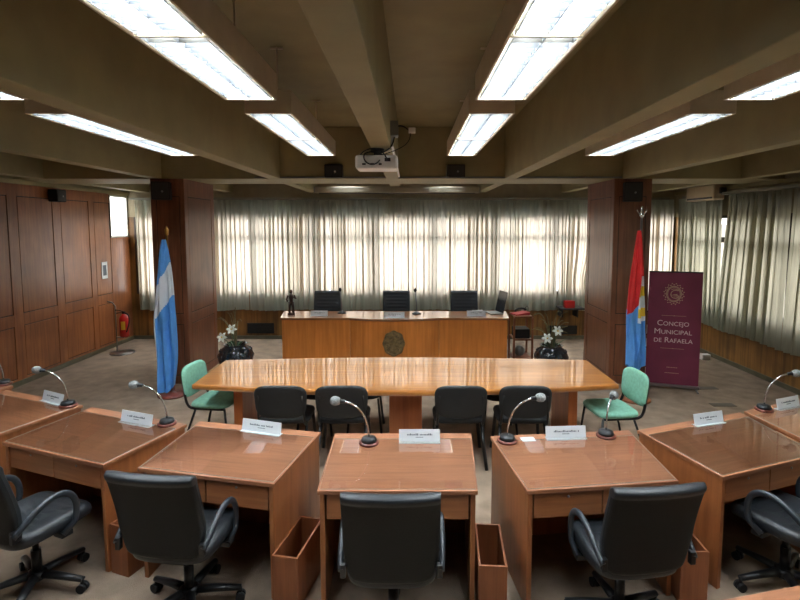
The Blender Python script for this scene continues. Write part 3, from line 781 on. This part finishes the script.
# ------------------------------------------------------------------ banner
bx = (Vector((3.39, 7.05, 0))+Vector((4.03, 6.84, 0)))/2
bn = thing('roll_up_banner', 'maroon roll-up banner with pale lettering and round crest', 'banner', (bx.x, bx.y, 0), math.atan2(-.21, .64))
W, HB = .675, 1.62
MB().box(-W/2, W/2, -.004, .004, .055, 1.655).build('banner_sheet', M['banner'], bn)
MB().box(-W/2-.01, W/2+.01, -.045, .045, .022, .062).build('base_bar', M['steel'], bn, bevel=.008)
for s in (-1, 1):
    MB().tube([(s*(W/2-.03), -.16, .008), (s*(W/2-.03), 0, .02), (s*(W/2-.03), .16, .008)], .012, 8).build('foot', M['steel'], bn)
MB().box(-W/2, W/2, -.009, .009, 1.65, 1.668).build('top_bar', M['darkgrey'], bn)
MB().tube([(0, .03, .05), (0, .02, 1.655)], .008, 8).build('support_pole', M['steel'], bn)
def text(body, size, x, z, name, parent, mat, y=-.0055, width=None, sc=.78):
    cu = bpy.data.curves.new(name, 'FONT'); cu.body = body; cu.size = size; cu.align_x = 'CENTER'; cu.align_y = 'CENTER'; cu.extrude = .0006
    cu.small_caps_scale = sc
    for i, ch in enumerate(body): cu.body_format[i].use_small_caps = True
    o = bpy.data.objects.new(name, cu); C.objects.link(o)
    dg = bpy.context.evaluated_depsgraph_get(); me = bpy.data.meshes.new_from_object(o.evaluated_get(dg))
    bpy.data.objects.remove(o); bpy.data.curves.remove(cu)
    xs = [v.co.x for v in me.vertices]; k = (width/(max(xs)-min(xs))) if width else 1
    cxm = (max(xs)+min(xs))/2; 
    for v in me.vertices: v.co.x = (v.co.x-cxm)*k
    me.materials.clear(); me.materials.append(mat)
    o = bpy.data.objects.new(name, me); C.objects.link(o); o.parent = parent; o.location = (x, y, z); o.rotation_euler = (PI/2, 0, 0)
    return o
zz = lambda f: 1.655-f*1.6
text('Concejo', .108, -.01, zz(.452), 'lettering', bn, M['lettering'], width=.40)
text('Municipal', .108, -.005, zz(.527), 'lettering', bn, M['lettering'], width=.475)
text('de Rafaela', .108, 0, zz(.602), 'lettering', bn, M['lettering'], width=.49)
r = MB().box(-.16, .15, -.0056, -.004, zz(.383)-.002, zz(.383)+.002).box(-.16, .14, -.0056, -.004, zz(.675)-.002, zz(.675)+.002)
r.ball((0, -.005, zz(.383)), .006, .002, .006, seg=8).ball((0, -.005, zz(.675)), .006, .002, .006, seg=8)
r.build('rule_lines', M['goldline'], bn)
r = MB(); rnd = random.Random(2)
for zc, wd in ((zz(.845), .07), (zz(.895), .09)):
    x = -wd
    while x < wd:
        l = rnd.uniform(.006, .014); r.box(x, x+l, -.0056, -.004, zc-.005, zc+.005); x += l+.005
r.build('small_print', M['goldline'], bn)
cr = MB(); zc = zz(.19)
ring = lambda rx, rz, n=48: [(-.015+rx*math.cos(2*PI*i/n), -.006, zc+rz*math.sin(2*PI*i/n)) for i in range(n+1)]
cr.tube(ring(.092, .108), .0055, 6).tube(ring(.078, .094), .0035, 6)
for i in range(16):
    a = 2*PI*i/16; cr.tube([(-.015+.112*math.cos(a+d)*1.0, -.006, zc+.13*math.sin(a+d)) for d in (-.09, -.045, 0, .045, .09)], .006, 6)
    cr.ball((-.015+.128*math.cos(a+.19), -.006, zc+.148*math.sin(a+.19)), .008, .002, .008, seg=8)
cr.tube(bez((.04, -.006, zc+.045), (-.06, -.006, zc+.09), (-.09, -.006, zc-.06), (.0, -.006, zc-.06)), .005, 6)
cr.tube(bez((.0, -.006, zc-.06), (.06, -.006, zc-.06), (.06, -.006, zc), (-.02, -.006, zc-.01)), .005, 6)
cr.tube(bez((-.05, -.006, zc+.06), (-.02, -.006, zc+.075), (.01, -.006, zc+.075), (.05, -.006, zc+.05)), .004, 6)
for i in range(4): cr.tube([(-.05+.02*i, -.006, zc-.02-.012*i), (.03+.005*i, -.006, zc+.0-.015*i)], .003, 6)
cr.build('crest', M['goldline'], bn)
# things standing behind the banner
rk = thing('rack', 'narrow black rack half hidden behind the maroon banner', 'rack', (3.62, 7.75, 0))
for x in (-.13, .13):
    for y in (-.13, .13): MB().box(x-.012, x+.012, y-.012, y+.012, 0, 1.0).build('post', M['black'], rk)
for z in (.12, .42, .62, .98): MB().box(-.14, .14, -.14, .14, z, z+.02).build('shelf', M['black'], rk)
for z, h, lb in ((1.0, .10, 'white box on top of the rack behind the banner'), (.64, .12, 'white box on the upper rack shelf behind the banner'), (.44, .10, 'white box on the lower rack shelf behind the banner')):
    b_ = MB().box(-.11, .10, -.12, .11, 0, h).build('box', M['white'], bevel=.004); b_.location = (3.62, 7.75, z); tag(b_, lb, 'box', 'white boxes on the rack')
# ------------------------------------------------------------------ vases with flowers
def vase(loc, label, flowers, flabel, seed, branches, sc=1.0):
    t = thing('vase', label, 'vase', loc)
    m = MB(); prof = [(.13, 0), (.17, .03), (.23, .14), (.265, .26), (.26, .34), (.22, .41), (.17, .445), (.165, .465), (.185, .485), (.17, .485), (.15, .46), (.15, .40)]
    m.lathe([(r*sc, z*sc) for r, z in prof], 40); m.build('vase_body', M['ceramic'], t)
    dots = MB()
    for ring_z, rr, n in ((.38, .238, 18), (.30, .264, 18)):
        for i in range(n):
            a = 2*PI*i/n+ring_z; dots.ball((rr*.985*sc*math.cos(a), rr*.985*sc*math.sin(a), ring_z*sc), .012*sc, None, .03*sc, seg=8)
    dots.build('relief_pattern', M['ceramic'], t)
    f = thing('lily_arrangement', flabel, 'flowers', (loc[0], loc[1], loc[2]+.40*sc))
    rnd = random.Random(seed)
    for (x, y, z) in flowers:
        fl = MB()
        d = Vector((x*.6, -.75, .35)).normalized(); q = d.to_track_quat('Z', 'Y').to_matrix().to_4x4()
        T = Matrix.Translation((x, y, z)) @ q
        for k in range(6):
            a = 2*PI*k/6; R = Matrix.Rotation(a, 4, 'Z')
            pts = [(.0, .0), (.03, .025), (.062, .036), (.088, .022)]; wd = [.008, .022, .02, .002]
            for i in range(3):
                vs = [fl.bm.verts.new(T @ R @ Vector(p)) for p in ((pts[i][0], -wd[i], pts[i][1]), (pts[i][0], wd[i], pts[i][1]), (pts[i+1][0], wd[i+1], pts[i+1][1]), (pts[i+1][0], -wd[i+1], pts[i+1][1]))]
                fl._face(vs, True)
        fo = fl.build('lily', M['petal'], f)
        MB().tube(bez((x*.3, y*.3, 0), (x*.3, y*.3, z*.5), (x*.8, y, z*.8), (x, y, z)), .006, 6).build('stem', M['leaf'], fo)
        MB().ball(T @ Vector((0, 0, .035)), .012, seg=8).build('stamen', M['flagyellow'], fo)
    for i in range(branches):
        a = rnd.uniform(0, 2*PI); rr = rnd.uniform(.08, .36); hh = rnd.uniform(.3, .72)
        x, y = rr*math.cos(a), rr*.4*math.sin(a)
        b = MB().tube(bez((x*.15, y*.15, 0), (x*.2, y*.2, hh*.5), (x*.5, y*.5, hh*1.0), (x*1.15, y, hh*rnd.uniform(.75, 1.0))), .006, 5)
        b.build('branch', M['twig'], f)
    for i in range(12):
        a = rnd.uniform(0, 2*PI); rr = rnd.uniform(.08, .2); z = rnd.uniform(.06, .22); x, y = rr*math.cos(a), rr*.6*math.sin(a)
        lf = MB()
        for k in range(4):
            t0, t1 = k/4, (k+1)/4
            w0, w1 = .02*math.sin(PI*t0)+.002, .02*math.sin(PI*t1)+.002
            P = lambda t: Vector((x*(.3+t), y*(.3+t), .04+z*t-.08*t*t)); nx = Vector((-y, x, 0)).normalized()
            lf._face([lf.bm.verts.new(p) for p in (P(t0)-nx*w0, P(t0)+nx*w0, P(t1)+nx*w1, P(t1)-nx*w1)], True)
        lf.build('leaf', M['leaf'], f)
vase((-2.70, 7.62, 0), 'big dark ribbed vase beside the left column, behind the table', [(-.16, -.10, .20), (-.02, -.08, .32)], 'white lilies in the vase beside the left column', 3, 9)
vase((2.19, 7.62, 0), 'big dark glossy vase right of the dais, behind the table', [(-.10, -.10, .20), (.06, -.08, .31)], 'white lilies and dry branches in the right vase', 8, 22, .96)
# ------------------------------------------------------------------ wall and floor items
def vent(x0, x1, z0, z1, label):
    t = thing('wall_vent', label, 'vent', ((x0+x1)/2, YB-.02, z0), 0)
    w_, h_ = (x1-x0)/2, z1-z0
    MB().box(-w_, w_, 0, .02, 0, h_).build('recess', M['black'], t)
    g = MB()
    for i in range(9): g.box(-w_+.01, w_-.01, -.012, 0, h_*(i+.3)/9.3, h_*(i+.3)/9.3+.006)
    g.build('grille', M['darkgrey'], t)
vent(-3.31, -2.77, .12, .33, 'dark vent low in the wainscot left of the dais')
vent(2.80, 3.40, .10, .28, 'dark vent low in the wainscot behind the right vase')
sh = thing('wall_shelf', 'small dark shelf on the wainscot beside the right column', 'shelf', (3.10, YB-.005, .70))
MB().box(-.16, .3, -.42, 0, -.03, 0).build('board', M['darkgrey'], sh); MB().box(-.1, -.08, -.3, 0, -.2, -.03).build('bracket', M['darkgrey'], sh); MB().box(.2, .22, -.3, 0, -.2, -.03).build('bracket', M['darkgrey'], sh)
tag(MB().box(3.03, 3.22, YB-.40, YB-.27, .70, .84).build('red_box', M['redpaint'], bevel=.006), 'red box on the dark shelf beside the right column', 'box')
# fire extinguisher on a stand
ex = thing('fire_extinguisher', 'red fire extinguisher beside the left panelled wall', 'fire extinguisher', (-5.17, 8.93, .30))
MB().lathe([(.06, 0), (.075, .012), (.078, .04), (.078, .33), (.06, .38), (.03, .40), (.03, .42)], 24).build('cylinder_body', M['redpaint'], ex)
MB().box(-.02, .02, -.02, .02, .42, .46).tube([(0, 0, .455), (-.05, -.04, .49), (-.11, -.07, .50)], .01, 8).tube([(0, 0, .44), (-.05, -.04, .445), (-.10, -.06, .44)], .008, 8).build('valve_handle', M['black'], ex)
MB().tube(bez((.02, 0, .43), (.16, -.02, .44), (.13, -.08, .2), (.08, -.08, .1)), .011, 8).build('hose', M['black'], ex)
MB().grid(lambda u, v: Vector((.080*math.cos(-PI/2+.9*(u-.2)), .080*math.sin(-PI/2+.9*(u-.2)), .14+.15*v)), 8, 2).build('label_sticker', M['flagyellow'], ex)
sd = thing('extinguisher_stand', 'chrome floor stand holding the fire extinguisher', 'stand', (-5.22, 8.92, 0))
MB().lathe([(.20, 0), (.21, .008), (.20, .02), (.03, .03)], 28).build('base', M['steel'], sd)
MB().tube([(-.09, .0, .02), (-.09, 0, .86), (-.13, -.02, .93), (-.2, -.05, .95)], .012, 8).build('pole', M['steel'], sd)
MB().box(-.09, .06, -.03, .03, .285, .30).build('bracket', M['steel'], sd)
no = thing('notice', 'small white notice on the left panelled wall', 'notice', (XL+.002, 9.19, 1.33))
MB().box(0, .006, -.085, .085, 0, .31).build('sheet', M['paper'], no)
MB().box(.006, .0075, -.05, .05, .06, .25).build('pictogram', M['ink'], no)
def speaker(loc, rz, w_, h_, d_, label, tilt=0):
    t = thing('loudspeaker', label, 'loudspeaker', loc, rz, 'small black loudspeakers')
    T = Matrix.Rotation(tilt, 4, 'X')
    MB().box(-w_/2, w_/2, -d_, -.02, 0, h_, T).build('cabinet', M['black'], t, bevel=.01)
    MB().box(-w_/2+.015, w_/2-.015, -d_-.006, -d_, .015, h_-.015, T).build('grille', M['darkgrey'], t)
    MB().lathe([(.014, 0), (.014, .004), (.004, .005)], 12, T @ Matrix.Translation((w_*.1, -d_-.006, h_*.45)) @ Matrix.Rotation(PI/2, 4, 'X')).build('badge', M['steel'], t)
    MB().box(-.03, .03, -.03, 0, h_*.35, h_*.65).build('bracket', M['black'], t)
speaker((-3.50, 7.15, 2.665), .25, .24, .25, .17, 'black loudspeaker high on the left column above the flag')
speaker((3.14, 7.15, 2.64), -.25, .24, .27, .17, 'black loudspeaker high on the right column above the flag')
speaker((-1.065, 7.17, 2.972), 0, .25, .18, .15, 'black loudspeaker on the cross beam left of the projector')
speaker((.64, 7.17, 2.972), 0, .25, .18, .15, 'black loudspeaker on the cross beam right of the projector')
speaker((XL, 7.93, 2.68), PI/2, .22, .19, .16, 'black loudspeaker on a bracket high on the left panelled wall')
# projector under the central beam
pj = thing('projector', 'white projector hanging under the central ceiling beam', 'projector', (-.285, 4.42, 2.785))
MB().box(-.18, .18, -.13, .14, 0, .115).build('projector_body', M['white'], pj, bevel=.02)
MB().box(.07, .12, -.134, -.128, .06, .09).box(-.12, -.09, -.134, -.128, .03, .045).box(-.05, -.02, -.134, -.128, .03, .045).box(.02, .045, -.134, -.128, .03, .045).build('ports', M['black'], pj)
MB().box(-.15, .10, -.05, .05, .115, .128).tube([(.0, 0, .12), (.0, 0, .18)], .032, 14).lathe([(.06, .155), (.06, .182)], 18).build('mount', M['black'], pj)
MB().tube(bez((.03, -.14, .07), (-.02, -.22, -.02), (-.13, -.2, .05), (-.1, -.1, .13))+bez((-.1, -.1, .13), (-.05, -.05, .16), (.0, -.12, .15), (.07, -.1, .11))[1:], .006, 6).tube(bez((.09, -.135, .08), (.04, -.2, .2), (-.1, -.14, .17), (-.14, -.08, .12)), .006, 6).tube(bez((.0, -.1, .12), (.06, -.1, .15), (.13, -.05, .15), (.15, -.03, .28), ), .006, 6).build('cables', M['black'], pj)
MB().lathe([(.04, 0), (.04, .03), (.03, .032)], 18, Matrix.Translation((-.08, .14, .06)) @ Matrix.Rotation(-PI/2, 4, 'X')).build('lens', M['lcd'], pj)
cd = thing('cable_box', 'pale junction box with conduit on the side of the central beam', 'junction box', (-.168, 4.40, 3.07))
MB().box(0, .066, -.06, .06, 0, .125).build('box_body', M['grey'], cd, bevel=.004)
MB().box(.004, .024, .06, 2.765, -.085, -.065).box(.004, .024, .0, .06, -.085, .0).build('conduit', M['white'], cd)
MB().tube(bez((.066, 0, .09), (.12, 0, .10), (.14, 0, .06), (.17, 0, .05)), .006, 6).tube(bez((.17, 0, .04), (.19, 0, -.1), (.0, 0, -.12), (-.1, 0, -.17)), .004, 6).build('cable', M['black'], cd)
MB().box(.155, .215, -.02, .02, .03, .075, ).build('socket', M['white'], cd, bevel=.004)
# screen case, conduits, air conditioner, floor bits
scs = thing('projection_screen_case', 'long rolled projection screen case under the ceiling behind the cross beam', 'projection screen', (-.22, 8.6, 2.86))
MB().box(-1.4, 1.4, -.055, .055, 0, .106).build('case', M['screen_case'], scs, bevel=.015)
MB().box(-1.33, 1.33, -.02, .02, -.012, 0).build('slot_bar', M['darkgrey'], scs)
for x in (-1.4, 1.4): MB().box(x-.012, x+.012, -.05, .05, .005, .1).build('end_cap', M['grey'], scs)
tag(MB().tube([(-2.2, 7.155, 2.985), (3.0, 7.155, 2.985)], .012, 8).build('conduit', M['grey']), 'long thin conduit along the cross beam', 'conduit')
ac = thing('air_conditioner', 'cream wall air conditioner high in the right back corner', 'air conditioner', (XR-.05, 8.82, 2.74))
MB().box(-.21, -.02, -.42, .42, 0, .26).build('case', M['beige_ac'], ac, bevel=.025)
MB().box(-.216, -.205, -.38, .38, .02, .05).build('air_slot', M['darkgrey'], ac)
MB().box(-.12, -.02, -.46, -.42, .10, .2).build('pipe_box', M['darkgrey'], ac)
tag(MB().box(5.02, 5.16, 8.42, 8.52, 0, .10).build('adapter_box', M['white'], bevel=.01), 'small white box on the floor at the right wall', 'box')
for (x, y, w_, lb) in ((4.03, 6.28, .15, 'dark flat floor socket cover on the carpet right of the banner'), (4.22, 6.95, .14, 'dark flat floor socket cover behind the banner foot')):
    o = MB().box(-w_, w_, -.06, .06, 0, .006).build('floor_socket', M['socket'], bevel=.003); o.location = (x, y, 0); tag(o, lb, 'floor socket', 'floor socket covers')

# ------------------------------------------------------------------ daylight
wd = bpy.data.worlds.new('sky'); SC.world = wd; wd.use_nodes = True
bg = wd.node_tree.nodes['Background']; bg.inputs['Color'].default_value = (1.0, .96, .93, 1); bg.inputs['Strength'].default_value = 2.5

# ------------------------------------------------------------------ camera
cam = bpy.data.cameras.new('camera'); co = bpy.data.objects.new('camera', cam); C.objects.link(co)
cam.sensor_width = 36; cam.lens = 500/800*36
cam.shift_x = -10/800; cam.shift_y = -(300-266.2)/800
co.location = (0, 0, 2.3); co.rotation_euler = (PI/2-math.radians(4.6), 0, 0)
cam.clip_start = .05
SC.camera = co
SC.view_settings.view_transform = 'Standard'; SC.view_settings.look = 'None'; SC.view_settings.gamma = 1; SC.view_settings.use_curve_mapping = False
SC.view_settings.exposure = 1.33
SC.cycles.use_denoising = True
SC.cycles.max_bounces = 10; SC.cycles.diffuse_bounces = 6; SC.cycles.transparent_max_bounces = 12
